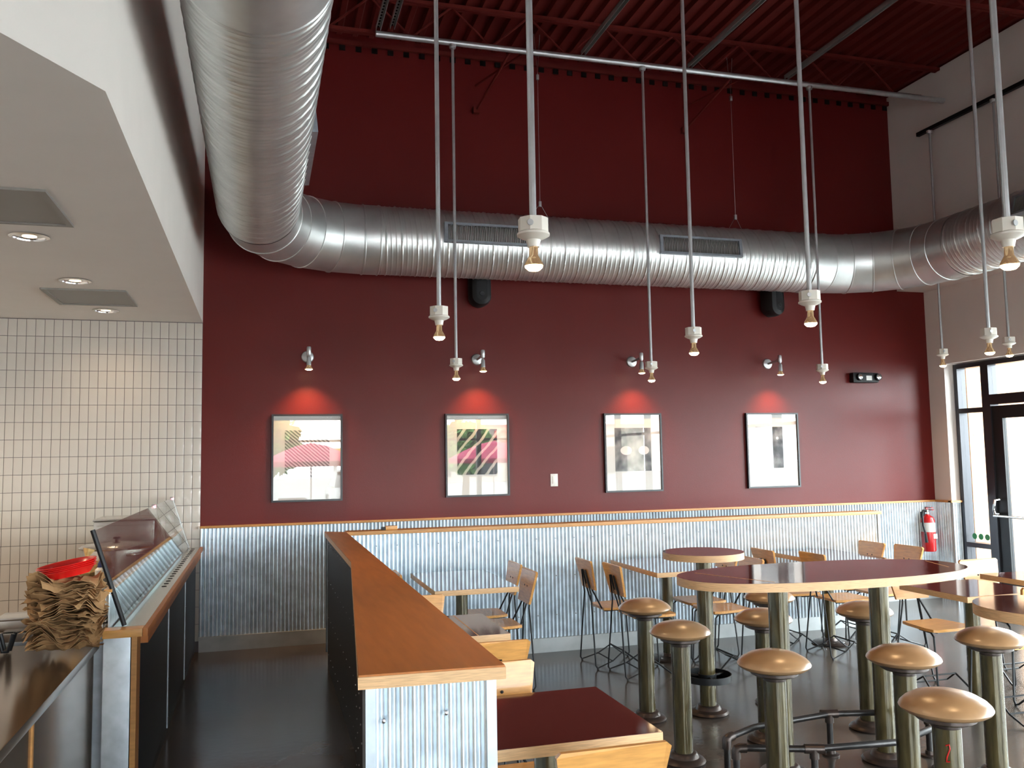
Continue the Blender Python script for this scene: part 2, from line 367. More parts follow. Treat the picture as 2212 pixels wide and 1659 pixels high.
strut_y(4.94, -2, 7.2, 5.27, 'slotted steel channel meeting the crossbar beside the pendant by the emergency light')
tag(part('crossbar_conduit', MB().tube([(.92, 7.2, 5.245), (6.82, 7.2, 5.245)], .026, 12), ZINC), 'long grey steel crossbar hung under the first roof joist', 'crossbar')
tag(part('wall_strut', MB().box(6.70, 6.74, 3.0, 7.48, 4.95, 4.99), BLACK), 'dark strut running beside the upper grey wall', 'strut')
for k, (x, lab) in enumerate(((2.5, 'thin duct hanger cable dropping behind the pendant nearest the counter'), (4.56, 'thin duct hanger cable dropping above the right grille'))):
    c = thing('hanger_cable', lab, 'cable', (x, 7.6, 3.85), 0, 'duct hanger cables')
    part('wire', MB().tube([(0,0,.13), (0,0,1.4)], .0022, 5), ZINC, c); part('wire_loop', MB().tube([(-.12,-.05,-.03), (0,0,.13), (.12,.05,-.03)], .002, 5), ZINC, c)
    part('clamp', MB().box(-.012,.012,-.01,.01,.1,.15,.003), ZINC, c); part('clamp', MB().box(-.012,.012,-.01,.01,1.33,1.38,.003), ZINC, c)
    part('wire_loop', MB().tube([(-.03,0,1.78), (0,0,1.4), (.03,0,1.78)], .002, 5), ZINC, c)
for x0, lab in ((2.0, 'dark diagonal brace on the wall above the left grille'), (4.25, 'dark diagonal brace on the wall above the right grille')):
    c = thing('wall_brace', lab, 'brace', (x0, 8.0, 5.0), 0, 'dark braces at the wall top')
    part('strut_leg', MB().tube([(0, .03, 0), (.15, -.7, .28)], .011, 6), DECK, c); part('strut_leg', MB().tube([(0, .03, .25), (.3, -.7, .30)], .011, 6), DECK, c); part('bracket', MB().box(-.03,.03,.0,.05,-.03,.03), DECK, c)

# ------------------------------------------------------------------ spiral duct
duct = thing('spiral_duct', 'large bare spiral steel air duct bending around the room', 'duct', (0, 7.6, 3.545))
DR = .30; OZ = 3.545
def spiral(p0, p1, phase=0.0, n=56, pitch=.135):
    p0, p1 = Vector(p0), Vector(p1); d = p1-p0; L = d.length; d.normalize()
    a = Vector((0,0,1)); b = d.cross(a); m = int(L/.0045); vs = []; fs = []
    for i in range(m+1):
        s_ = L*i/m; base = p0 + d*s_
        for k in range(n):
            th = 2*PI*k/n; ph = (s_/pitch - k/n + phase) % 1.0
            bump = 0.0
            dd = min(ph, 1-ph)*pitch
            bump += .0075*math.exp(-(dd/.0042)**2)
            for q in (1/3, 2/3): bump += .0030*math.exp(-(((ph-q)*pitch)/.0045)**2)
            r = DR + bump; vs.append(base + r*(math.cos(th)*a+math.sin(th)*b))
    for i in range(m):
        for k in range(n): fs.append((i*n+k, i*n+(k+1)%n, (i+1)*n+(k+1)%n, (i+1)*n+k))
    return MB().add(vs, fs)
off = Vector((0, -7.6, -3.545))
def P3(x, y): return Vector((x, y, OZ)) + off
XLD, XRD, YD = -.03, 6.37, 7.6
part('back_run', spiral(P3(.98, YD), P3(5.28, YD)), DUCT, duct, 60)
part('left_run', spiral(P3(XLD, 3.35), P3(XLD, 6.72)), DUCT, duct, 60)
part('near_run', spiral(P3(XLD, .2), P3(XLD, 3.0)), DUCT, duct, 60)
part('right_run', spiral(P3(XRD, 6.55), P3(XRD, .0)), DUCT, duct, 60)
def collar(p0, p1, name='collar', r=DR+.004):
    M_ = MB().tube([p0, p1], r, 56, False)
    o = part(name, M_, DUCTP, duct, 60)
    for p, q in ((p0, p1), (p1, p0)):
        d = (Vector(q)-Vector(p)).normalized()
        part('bead', MB().tube([Vector(p)-d*.004, Vector(p), Vector(p)+d*.006, Vector(p)+d*.012], [r, r+.005, r+.005, r], 56, False), DUCTP, o, 60)
collar(P3(.84, YD), P3(.98, YD)); collar(P3(5.28, YD), P3(5.52, YD)); collar(P3(XLD, 3.0), P3(XLD, 3.35))
def elbow(center, R, a0, a1, k):
    c = P3(*center)
    pts = []
    for i in range(k+1):
        th = a0+(a1-a0)*i/k; pts.append(c + Vector((R*math.cos(th), R*math.sin(th), 0)))
    for i in range(k):
        th0 = a0+(a1-a0)*i/k; th1 = a0+(a1-a0)*(i+1)/k; vs = []; n = 56
        rings = []
        for th in (th0, th1):
            u = Vector((math.cos(th), math.sin(th), 0)); cc = c + R*u
            rings.append([cc + (DR+.002)*(math.cos(2*PI*q/n)*u + math.sin(2*PI*q/n)*Vector((0,0,1))) for q in range(n)])
        fs = [(q, (q+1)%n, n+(q+1)%n, n+q) for q in range(n)]
        g = part('gore', MB().add(rings[0]+rings[1], fs), DUCTP, duct, 60)
        u = Vector((math.cos(th1), math.sin(th1), 0)); cc = c + R*u; t_ = Vector((-u.y, u.x, 0))
        vs = []; prof = [(-.008, DR+.001), (-.004, DR+.009), (.004, DR+.009), (.008, DR+.001)]
        for d, r in prof: vs += [cc + t_*d + r*(math.cos(2*PI*q/n)*u + math.sin(2*PI*q/n)*Vector((0,0,1))) for q in range(n)]
        fs = [(j*n+q, j*n+(q+1)%n, (j+1)*n+(q+1)%n, (j+1)*n+q) for j in range(3) for q in range(n)]
        part('seam', MB().add(vs, fs), DUCTP, g, 60)
RL = .87
elbow((XLD+RL, YD-RL), RL, PI, PI/2, 5)
RR = .85
elbow((XRD-RR, YD-RR), RR, PI/2, 0, 5)
part('reducer', MB().tube([P3(XRD, 6.75), P3(XRD, 6.55)], DR+.003, 56, False), DUCTP, duct, 60)
def register(pos, L, rot, label):
    g = ob('register', MB().box(-L/2-.03, L/2+.03, -.02, .03, .07, .09).box(-L/2-.03, L/2+.03, -.02, .03, -.09, -.07).box(-L/2-.03, -L/2, -.02, .03, -.07, .07).box(L/2, L/2+.03, -.02, .03, -.07, .07).mesh('register', GALVD), duct, tuple(Vector(pos)+off), rot); g['label'] = label
    part('cavity', MB().box(-L/2, L/2, .012, .03, -.07, .07), DARKIN, g)
    b = MB(); x = -L/2+.01
    while x < L/2: b.box(x-.002, x+.002, -.012, .012, -.07, .07); x += .0165
    tag(part('louver_blades', b, GRILLE, g), kind='stuff')
register((1.95, YD-.303, OZ+.03), .80, (-.1, 0, 0), 'steel louvred register on the duct front')
register((4.0, YD-.303, OZ+.03), .80, (-.1, 0, 0), 'steel louvred register on the duct front')
register((XLD+.303, 5.45, OZ+.03), .95, (-.1, 0, PI/2), 'steel louvred register on the duct side')
register((XRD-.303, 5.3, OZ+.1), .80, (-.3, 0, -PI/2), 'steel louvred register on the duct side')

# ------------------------------------------------------------------ half wall (queue rail) and low wall
hw = struct('half_wall', MB().prism([(.515, 7.12), (.512, 4.985), (.275, 2.405), (.625, 2.405), (.625, 7.12)], 0, 1.012), DARKP, 'wedge shaped half wall with charcoal face')
capz = MB().prism([(.49, 7.14), (.487, 4.99), (.25, 2.375), (.65, 2.355), (.65, 7.02)], 1.013, 1.045)
part('cap_core', capz, WOODL, hw)
part('cap_veneer', MB().prism([(.491, 7.14), (.488, 4.99), (.252, 2.378), (.648, 2.358), (.648, 7.02)], 1.045, 1.05), CAPW, hw)
part('corrugated_end', MB().sheet((.292, 2.392, 0), (1,0,0), (0,-1,0), .31, 0, 1.013, amp=.0075, seg=12), GALV, hw, 60)
part('corner_trim', MB().box(.27, .296, 2.378, 2.41, 0, 1.013).box(.27, .276, 2.41, 2.45, 0, 1.013), GALVD, hw)
part('corner_trim', MB().box(.600, .628, 2.378, 2.41, 0, 1.013).box(.6255, .6285, 2.41, 2.45, 0, 1.013), GALVD, hw)
for x, z in ((.318, .925), (.487, .93), (.40, .55), (.56, .55), (.487, .3), (.318, .2)):
    part('screw', MB().lathe([(0,.006),(.005,.005),(.0075,0)], 10, (x, 2.383, z), Matrix.Rotation(PI/2, 3, 'X')), CHROME, hw)
part('corrugated_side', MB().sheet((.632, 2.42, 0), (0,1,0), (1,0,0), 4.6, .1, 1.012), GALV, hw)
dots = MB()
for y in [3.0+.21*i for i in range(20)]:
    xx = .513 if y > 4.985 else .275+(.512-.275)*(y-2.405)/(4.985-2.405)
    for z in (.12, .4, .68, .96): dots.box(xx-.004, xx+.002, y-.0025, y+.0025, z-.0025, z+.0025)
tag(part('rivets', dots, ZINC, hw), kind='stuff')
lw = struct('low_wall', MB().box(.625, 5.60, 7.03, 7.12, 0, 1.02), GALVD, 'low corrugated wall in front of the queue aisle')
part('wall_cap', MB().box(.65, 5.63, 6.995, 7.155, 1.02, 1.05, .004), CAPR, lw)
part('corrugated_sheet', MB().sheet((.64, 7.018, 0), (1,0,0), (0,-1,0), 4.95, .11, 1.02), GALV, lw)
part('corrugated_sheet', MB().sheet((.5, 7.132, 0), (1,0,0), (0,1,0), 5.1, .11, 1.02), GALV, lw)
part('end_trim', MB().box(5.59, 5.62, 7.005, 7.145, 0, 1.02), WHITEM, lw)
part('base_strip', MB().box(.63, 5.6, 7.0, 7.15, 0, .115), BASE, lw)
sc = MB()
for r_ in (.3, .62, .93):
    x = .72
    while x < 5.55: sc.lathe([(0,.006),(.004,.005),(.006,0)], 6, (x, 7.011, r_), Matrix.Rotation(PI/2, 3, 'X')); x += .1666
tag(part('screw_heads', sc, ZINC, lw), kind='stuff')
t = thing('menu_holder', 'small wooden holder lying on the low wall cap', 'holder', (1.01, 7.08, 1.05))
part('block', MB().box(-.045, .05, -.03, .03, 0, .03, .003), WOOD, t); part('clip', MB().box(-.075, -.045, -.025, .025, 0, .022), BLACK, t)

# ------------------------------------------------------------------ soffit fittings
for x0, x1, y0, y1, lab in ((-1.55, -.93, 4.21, 4.83, 'square grey return vent nearer the soffit corner'), (-1.48, -.93, 6.61, 7.24, 'square grey return vent near the tile wall')):
    v = thing('ceiling_vent', lab, 'vent', ((x0+x1)/2, (y0+y1)/2, 2.84), 0, 'vents in the soffit'); a, b = (x1-x0)/2, (y1-y0)/2
    part('vent_frame', MB().box(-a, a, -b, -b+.03, -.012, 0).box(-a, a, b-.03, b, -.012, 0).box(-a, -a+.03, -b+.03, b-.03, -.012, 0).box(a-.03, a, -b+.03, b-.03, -.012, 0), GRILLE, v)
    part('vent_screen', MB().box(-a+.03, a-.03, -b+.03, b-.03, -.006, 0), GRILLE, v)
for k, (y, lab) in enumerate(((5.11, 'recessed downlight beside the nearer square vent'), (6.31, 'recessed downlight between the two square vents'), (7.51, 'recessed downlight close to the tile wall'), (4.5, 'added unseen downlight deep in the kitchen by the register'), (6.3, 'added unseen downlight deep in the kitchen by the pots'))):  # last two are added out of view, for warm bounce onto the soffit
    d = thing('downlight', lab, 'downlight', (-1.2 if k < 3 else -2.6, y, 2.84), 0, 'downlights in the soffit')
    part('trim_ring', MB().lathe([(.078, -.001), (.098, -.001), (.1, -.006), (.08, -.010), (.078, -.001)], 32), CHROME, d)
    part('reflector', MB().lathe([(.079, -.002), (.06, -.0015), (0, -.001)], 32), CHROME, d)
    part('lens', MB().lathe([(0, -.004), (.036, -.004), (.036, -.002), (0, -.002)], 24), LENS, d)
    lamp('downlight_beam', 'SPOT', (0, 0, -.02), 15 if k < 3 else 110, (1.0, .74, .48), (0,0,0), d, spot_size=2.7, spot_blend=1.0, shadow_soft_size=.05)

# ------------------------------------------------------------------ pendants
def pend_protos(H):
    mb = MB(); oc = [(.05*math.cos(PI/8+k*PI/4)*1.08, .05*math.sin(PI/8+k*PI/4)*1.08) for k in range(8)]
    return [('conduit', MB().tube([(0,0,.195), (0,0,H)], .0125, 10).mesh('conduit', ZINC), None, None),
            ('junction_box', MB().prism(oc, .145, .195).mesh('junction_box', PORC), None, None),
            ('knockout', MB().lathe([(0,.002),(.011,.002),(.012,0)], 12, (-.02,-.0495,.17), Matrix.Rotation(PI/2,3,'X')).mesh('knockout', ZINC), 1, None),
            ('lampholder', MB().lathe([(0,.146),(.052,.146),(.0585,.141),(.0585,.134),(.045,.126),(.026,.118),(.022,.10),(.021,.093),(0,.093)][::-1], 24).mesh('lampholder', PORC), None, None),
            ('bulb', MB().lathe([(.0,.02),(.03,.022),(.0335,.028),(.031,.036),(.022,.052),(.0165,.062),(.0155,.095)], 20).mesh('bulb', NECK), None, 'amber reflector bulb'),
            ('bulb_face', MB().lathe([(0,.006),(.02,.010),(.031,.020),(.0325,.027)], 20).mesh('bulb_face', BULB), 4, 'glowing bulb face'),
            ('ceiling_coupling', MB().lathe([(.013,H-.03),(.028,H-.03),(.032,H-.01),(.032,H+.0),(0,H)], 16).mesh('coupling', ZINC), None, None)]
PB = {}
def pendant(x, y, z, ztop, label, group='bare bulb pendants on conduit'):
    H = round(ztop-z, 3)
    if H not in PB: PB[H] = pend_protos(H)
    r_ = thing('pendant_lamp', label, 'pendant lamp', (x, y, z), random.uniform(-.3, .3), group)
    stamp(PB[H], r_)
    lamp('pendant_light', 'SPOT', (0,0,.0), 16, WARM, (0,0,0), r_, spot_size=2.3, spot_blend=.9, shadow_soft_size=.03)
ZB = 2.262
pendant(.92, 2.88, ZB, 5.27, 'bare bulb pendant hanging before the left duct register, nearer of its channel')
pendant(.948, 4.72, ZB, 5.27, 'bare bulb pendant hanging just left of the first crossbar pendant')
pendant(2.63, 2.51, ZB, 5.27, 'bare bulb pendant hanging over the round bar table by the window')
pendant(2.76, 3.9, ZB, 5.27, 'bare bulb pendant hanging over the long bar table')
pendant(2.77, 5.2, ZB, 5.27, 'bare bulb pendant hanging over the small round bar table')
pendant(4.89, 4.88, ZB, 5.27, 'bare bulb pendant hanging over the square tables near the glass door')
pendant(1.59, 7.2, ZB, 5.225, 'bare bulb pendant on the crossbar beside the second wall spotlight')
pendant(3.40, 7.2, ZB, 5.225, 'bare bulb pendant on the crossbar beside the third wall spotlight')
pendant(5.20, 7.2, ZB, 5.225, 'bare bulb pendant on the crossbar closest to the emergency light')
pendant(6.72, 7.31, 2.45, 4.955, 'bare bulb pendant behind the right duct at the corner by the maroon wall')
pendant(6.72, 6.48, 2.46, 4.955, 'bare bulb pendant behind the right duct, over the entrance')

# ------------------------------------------------------------------ wall spotlights and pictures
spot_labels = ('wall spotlight above the striped photograph', 'wall spotlight above the dark beams photograph', 'wall spotlight above the photograph with two white ovals', 'wall spotlight above the photograph with a row of small lights')
for x, lab in zip((.40, 1.98, 3.585, 5.14), spot_labels):
    s_ = thing('wall_spotlight', lab, 'spotlight', (x, YB, 2.55), 0, 'spotlights over the pictures')
    RX = Matrix.Rotation(PI/2, 3, 'X')
    part('wall_plate', MB().lathe([(0,.022),(.03,.022),(.05,.014),(.056,0)], 24, (0,0,0), RX), ZINC, s_)
    part('arm', MB().tube([(0,-.02,0), (0,-.16,.01), (0,-.23,.025)], .011, 8), ZINC, s_)
    part('swivel', MB().lathe([(0,.045),(.016,.045),(.02,.035),(.02,-.02),(.012,-.035),(0,-.035)][::-1], 14, (0,-.235,.02)), ZINC, s_)
    part('lamp_head', MB().lathe([(0,-.02),(.010,-.02),(.018,-.035),(.021,-.10),(0,-.10)][::-1], 16, (0,-.24,0)), ZINC, s_)
    b = part('bulb', MB().lathe([(.018,-.098),(.024,-.115),(.034,-.132),(.034,-.136)][::-1], 20, (0,-.24,0)), NECK, s_)
    part('bulb_face', MB().lathe([(0,-.146),(.02,-.144),(.033,-.136)], 20, (0,-.24,0)), BULB, b)
    lamp('spot_beam', 'SPOT', (0,-.24,-.15), 48, (1.0, .50, .20), (math.radians(18),0,0), s_, spot_size=1.75, spot_blend=1.0, shadow_soft_size=.03)
pics = ((.40, 'stripes', 'framed photograph with fine diagonal stripes'), (1.97, 'beams', 'framed dark photograph with pale slanting beams'),
        (3.57, 'room', 'framed photograph with two white ovals'), (5.155, 'lights', 'framed dark photograph with a row of small lights'))
for x, kind, lab in pics:
    f = thing('picture', 'black '+lab, 'picture', (x, YB, 1.64), 0, 'framed photographs on the maroon wall')
    w, h, b = .31, .39, .016
    part('frame', MB().box(-w, w, -.035, 0, h-b, h).box(-w, w, -.035, 0, -h, -h+b).box(-w, -w+b, -.035, 0, -h+b, h-b).box(w-b, w, -.035, 0, -h+b, h-b), FRAMEB, f)
    part('mat_board', MB().box(-w+b, w-b, -.012, -.004, -h+b, h-b), MAT, f)
    pw, z0, z1 = .195, -.185, .245
    ph = part('photograph', MB().box(-pw, pw, -.0135, -.012, z0, z1), photo_mat('photo_'+kind, kind), f)
    if kind == 'room':
        for dx, dz, rx in ((-.075, .02, .062), (.115, .02, .058)):
            part('white_oval', MB().add([(dx+rx*math.cos(q*PI/12), -.0142, dz+.044*math.sin(q*PI/12)) for q in range(24)], [tuple(range(24))]), MAT, ph)
    if kind == 'lights':
        for q in range(4):
            part('white_spot', MB().add([(-.15+q*.07+.016*math.cos(a*PI/6), -.0142, .06+q*.022+.016*math.sin(a*PI/6)) for a in range(12)], [tuple(range(12))]), MAT, ph)
    part('pane', MB().box(-w+b, w-b, -.022, -.0195, -h+b, h-b), PICG, f)

# ------------------------------------------------------------------ other wall fittings
for x, lab in ((1.985, 'black wall speaker under the duct by the left register'), (5.125, 'black wall speaker under the duct near the right elbow')):
    s_ = thing('wall_speaker', lab, 'speaker', (x, YB, 3.25), .25 if x > 3 else 0.0, 'black wall speakers')
    part('bracket', MB().box(-.04, .04, -.08, -.001, -.05, .05), BLACKP, s_)
    prof = []
    for k in range(24):
        a = 2*PI*k/24; prof.append((.105*math.cos(a), (.115 if math.sin(a) > 0 else .105)*math.sin(a)))
    body = MB(); rings = ((-.04, .80), (-.07, .98), (-.16, 1.0), (-.205, .86), (-.225, .5)); vs = []; fs = []
    for y, s0 in rings: vs += [(px*s0, y, pz*s0+(.11 if pz > 0 else -.11)) for px, pz in prof]
    for i in range(len(rings)-1): fs += [(i*24+q, i*24+(q+1)%24, (i+1)*24+(q+1)%24, (i+1)*24+q) for q in range(24)]
    fs += [tuple(range(24)), tuple(range((len(rings)-1)*24, len(rings)*24))[::-1]]
    part('cabinet', body.add(vs, fs), BLACKP, s_)
    part('driver_ring', MB().lathe([(.05,.0),(.056,.006),(.062,.0)], 24, (0,-.222,.09), Matrix.Rotation(PI/2,3,'X')), BLACK, s_)
    part('driver_ring', MB().lathe([(0,.004),(.02,.008),(.03,.0)], 24, (0,-.222,-.10), Matrix.Rotation(PI/2,3,'X')), BLACK, s_)
e = thing('emergency_light', 'black twin-head emergency light on the maroon wall', 'emergency light', (6.31, YB, 2.41))
part('housing', MB().box(-.165, .165, -.075, -.001, -.055, .055, .02), BLACKP, e)
for dx in (-.09, .145):
    hd = part('lamp_head', MB().lathe([(0,.0),(.036,.0),(.04,.03),(.036,.055)], 20, (dx,-.045,.005), Matrix.Rotation(PI/2,3,'X')), BLACKP, e)
    part('lens', MB().lathe([(0,.058),(.022,.057),(.034,.05)], 20, (dx,-.045,.005), Matrix.Rotation(PI/2,3,'X')), CHROME, hd)
part('notice', MB().box(.0, .07, -.0775, -.075, -.03, .02), MAT, e)
e = thing('light_switch', 'white wall switch plate between the second and third pictures', 'switch', (2.735, YB, 1.385))
part('plate', MB().box(-.037, .037, -.008, -.001, -.06, .06, .003), WHITEM, e); part('rocker', MB().box(-.018, .018, -.013, -.008, -.035, .035, .002), WHITEM, e)
for z in (-.048, .048): part('screw', MB().lathe([(0,.002),(.003,0)], 8, (0,-.008,z), Matrix.Rotation(PI/2,3,'X')), ZINC, e)
e = thing('fire_extinguisher', 'red fire extinguisher hung on the corrugated wainscot', 'fire extinguisher', (6.985, 7.95, .52))
part('cylinder', MB().lathe([(0,0),(.066,0),(.073,.012),(.073,.33),(.06,.365),(.03,.385),(.02,.40),(0,.40)], 28), EXRED, e)
part('label_sheet', MB().lathe([(.0738,.21),(.0738,.31)], 28), MAT, e, 60)['label'] = 'cream instruction label'
part('hazard_tag', MB().box(-.0,.05,-.076,-.0735,.14,.19), MAT, e)
part('valve', MB().lathe([(.022,.40),(.022,.425),(.014,.43),(.014,.445),(0,.445)], 14), CHROME, e)
part('lever', MB().box(-.012,.012,-.09,.02,.445,.452).box(-.012,.012,-.08,.02,.468,.475).box(-.012,.012,.0,.02,.445,.475), EXRED, e)
part('hose', MB().tube([(-.02,0,.43),(-.06,-.01,.44),(-.085,-.02,.40),(-.088,-.03,.28),(-.08,-.05,.20)], .011, 8), BLACK, e); part('nozzle', MB().tube([(-.08,-.05,.20),(-.075,-.055,.10)], [.012,.017], 10), BLACK, e)
part('wall_hook', MB().box(-.02,.02,.06,.085,.30,.42), BLACK, e)

# ------------------------------------------------------------------ serving counter
sv = thing('serving_counter', 'long serving counter with charcoal front panels and wood rail', 'counter', (-.53, 6.1, 0))
def so(mb): mb.v = [(x+.53, y-6.1, z) for x, y, z in mb.v]; return mb
part('body', so(MB().box(-1.1, -.545, 4.36, 8.03, 0, .84)), GALVD, sv)
strips = (4.36, 4.62, 5.72, 6.92, 8.02)
for a, b in ((4.38, 5.70), (5.74, 6.90), (6.94, 8.02)):
    part('front_panel', so(MB().box(-.545, -.53, a, b, .06, .80, .003)), SLATE, sv)
for y in (4.37, 5.72, 6.92):
    q = part('panel_strip', so(MB().box(-.53, -.524, y-.014, y+.014, .04, .81)), GALVD, sv)
    for z in (.1, .33, .56, .77): part('screw', so(MB().lathe([(0,.004),(.006,0)], 8, (-.524, y, z), Matrix.Rotation(PI/2,3,'Y'))), CHROME, q)
part('kick_strip', so(MB().box(-.545, -.533, 4.36, 8.02, 0, .06)), BLACK, sv)
part('end_post', so(MB().box(-.66, -.548, 4.245, 4.365, 0, .855, .004)), GALVD, sv)
part('wood_edge', so(MB().box(-.545, -.522, 4.25, 4.365, 0, .855)), CAPR, sv)
part('wood_rail', so(MB().box(-.497, -.475, 4.22, 8.03, .855, .890, .003)), CAPW, sv)
part('rail_end', so(MB().box(-.66, -.498, 4.22, 4.31, .855, .890, .003)), WOOD, sv)
part('apron', so(MB().box(-.545, -.49, 4.37, 8.03, .80, .855)), CAPW, sv)
q = part('steel_ledge', so(MB().box(-.63, -.498, 4.312, 8.03, .856, .888)), STEEL, sv)
for i in range(20):
    y = 5.6+.12*i; part('ledge_hole', so(MB().lathe([(0,.0025),(.014,.0025),(.014,.0)], 12, (-.545, y, .8875))), DARKIN, q)
part('splash_sheet', so(MB().sheet((-.648, 4.3, 0), (0,1,0), (1,0,0), 3.65, .88, 1.045)), GALV, sv)
part('splash_cap', so(MB().box(-.668, -.636, 4.29, 7.96, 1.045, 1.058)), WOOD, sv)
part('well_deck', so(MB().box(-1.1, -.66, 4.37, 8.03, .84, .875)), STEEL, sv)
for i in range(7):
    y = 4.6+i*.48
    part('food_pan', so(MB().box(-1.06, -.70, y, y+.40, .875, .90, .006)), STEEL, sv)
gd = thing('sneeze_guard', 'slanted glass sneeze guard on black end post', 'sneeze guard', (-.585, 4.32, .892))
part('post', MB().tube([(0,0,-.0), (-.14,0,.43)], .011, 8), BLACK, gd); part('post', MB().tube([(0,3.64,0), (-.14,3.64,.43)], .008, 8), ZINC, gd)
for a, b in ((.02, 2.3), (2.32, 3.62)):
    part('glass_panel', MB().add([(-.003,a,.012),(-.003,b,.012),(-.138,b,.425),(-.138,a,.425),(.003,a,.014),(.003,b,.014),(-.132,b,.427),(-.132,a,.427)], [(0,1,2,3),(7,6,5,4),(0,4,5,1),(2,6,7,3),(1,5,6,2),(3,7,4,0)]), GUARD, gd)
part('top_clip', MB().box(-.15,-.12,2.295,2.325,.41,.435), CHROME, gd); part('top_clip', MB().box(-.15,-.12,3.6,3.63,.41,.435), CHROME, gd)

# items standing along the line
pt = thing('stock_pot', 'wide steel stock pot with lid behind the sneeze guard', 'pot', (-.895, 6.2, .902), 2.3)
part('pot_body', MB().lathe([(0,0),(.20,0),(.212,.012),(.212,.17),(.219,.175),(.205,.175)], 32), STEEL, pt)
ld = part('lid', MB().lathe([(.222,.172),(.224,.18),(.20,.195),(.06,.212),(0,.214)], 32), STEEL, pt); part('knob', MB().lathe([(.01,.21),(.01,.225),(.025,.232),(.018,.242),(0,.244)], 14), BLACK, ld)
for s0 in (-1, 1): part('handle', MB().tube([(s0*.21,-.06,.14),(s0*.26,-.055,.145),(s0*.26,.055,.145),(s0*.21,.06,.14)], .008, 8), STEEL, pt)
wm = thing('food_warmer', 'boxy stainless food warmer behind the stock pot', 'warmer', (-.925, 6.95, .902))
part('case', MB().box(-.20, .20, -.22, .22, .02, .31, .012), STEEL, wm); part('top_lid', MB().box(-.205, .205, -.225, .225, .31, .325, .005), STEEL, wm); part('front_door', MB().box(-.18, .18, -.232, -.22, .05, .28, .004), STEEL, wm)
for x in (-.17, .17):
    for y in (-.18, .18): part('foot', MB().lathe([(.018,0),(.015,.02)], 10, (x,y,0)), BLACK, wm)
bgm = MB(); random.seed(3); n = 16; vs = []; fs = []
for i in range(7):
    ph = PI*i/6
    for k in range(n): rr = (.09*math.sin(ph)+.004)*random.uniform(.8, 1.2); vs.append((rr*math.cos(2*PI*k/n)*1.15, rr*math.sin(2*PI*k/n), .07-.07*math.cos(ph)+random.uniform(-.006,.006)*(0<i<6)))
for i in range(6): fs += [(i*n+k, i*n+(k+1)%n, (i+1)*n+(k+1)%n, (i+1)*n+k) for k in range(n)]
bag = thing('chip_bag', 'crinkled amber bag beside the stock pot', 'bag', (-1.02, 5.85, .902))
part('wrapper', bgm.add(vs, fs), AMBER, bag, 20); part('twist', MB().tube([(0,0,.13),(.01,0,.155),(.02,.01,.20)], [.02,.01,.035], 8), AMBER, bag)
cp = thing('squeeze_bottle', 'white plastic bottle with navy cap by the pot', 'bottle', (-.905, 5.70, .902)); part('bottle_body', MB().lathe([(0,0),(.032,0),(.034,.01),(.034,.09),(.02,.105),(0,.105)], 18), WHITEM, cp); part('cap', MB().lathe([(.02,.105),(.02,.125),(.008,.15),(0,.15)], 14), BLUE, cp)
cp = thing('steel_shaker', 'small steel shaker standing next to the paper stack', 'shaker', (-.70, 4.55, .88)); part('shaker_body', MB().lathe([(0,0),(.03,0),(.03,.11),(0,.11)], 18), STEEL, cp); part('shaker_lid', MB().lathe([(.031,.11),(.031,.12),(.015,.14),(0,.142)], 18), STEEL, cp)
tg = thing('tongs', 'black handled tongs lying by the sneeze guard post', 'tongs', (-.70, 4.44, .885)); part('arm', MB().tube([(0,-.02,.01),(.02,.12,.02)], .006, 6), BLACK, tg); part('arm', MB().tube([(.03,-.02,.01),(.02,.12,.02)], .006, 6), BLACK, tg)

# register counter with its paper stack
rc = thing('register_counter', 'bronze topped register counter in front of the serving line', 'counter', (-.68, 2.0, 0))
part('cabinet', MB().box(-1.1, -.012, -2.6, 2.22, 0, .815), BRONZE, rc)
part('counter_top', MB().box(-1.12, .008, -2.62, 2.235, .815, .85, .004), BRONZE, rc)
for y in (1.15, .05, -1.05): part('seam_strip', MB().box(-.013, -.006, y-.008, y+.008, .0, .815), CAPR, rc)
from mathutils import noise as mnoise
def crumple(w, d, i, rz):
    """one sheet of the pile: all sheets share one folded surface that changes slowly upward, so they nest"""
    nx, ny = 16, 14; vs = []; fs = []; random.seed(40+i)
    for b in range(ny+1):
        for a in range(nx+1):
            u, v = a/nx*2-1, b/ny*2-1; x0, y0 = u*w/2, v*d/2
            x, y = x0*math.cos(rz)-y0*math.sin(rz), x0*math.sin(rz)+y0*math.cos(rz); e = max(abs(u), abs(v))
            z = .030*mnoise.noise(Vector((x*13, y*13, i*.10)))*(.4+e) + .012*mnoise.noise(Vector((x*38, y*38, i*.12+5)))
            z += .034*(e**5)*mnoise.noise(Vector((x*7+3, y*7, i*.15)))
            k = 1+.10*mnoise.noise(Vector((math.atan2(y, x)*1.6, i*.8, 2)))*e
            vs.append((x*k, y*k, z))
    for b in range(ny):
        for a in range(nx): q = b*(nx+1)+a; fs.append((q, q+1, q+nx+2, q+nx+1))
    k = len(vs); vs += [(x, y, z-.0015) for x, y, z in vs]; fs += [tuple(q+k for q in f)[::-1] for f in fs]
    rim = [a for a in range(nx+1)] + [(b+1)*(nx+1)-1 for b in range(1, ny+1)] + [ny*(nx+1)+a for a in range(nx-1, -1, -1)] + [b*(nx+1) for b in range(ny-1, 0, -1)]
    fs += [(rim[q], rim[q]+k, rim[(q+1)%len(rim)]+k, rim[(q+1)%len(rim)]) for q in range(len(rim))]
    return MB().add(vs, fs)
NP = 26
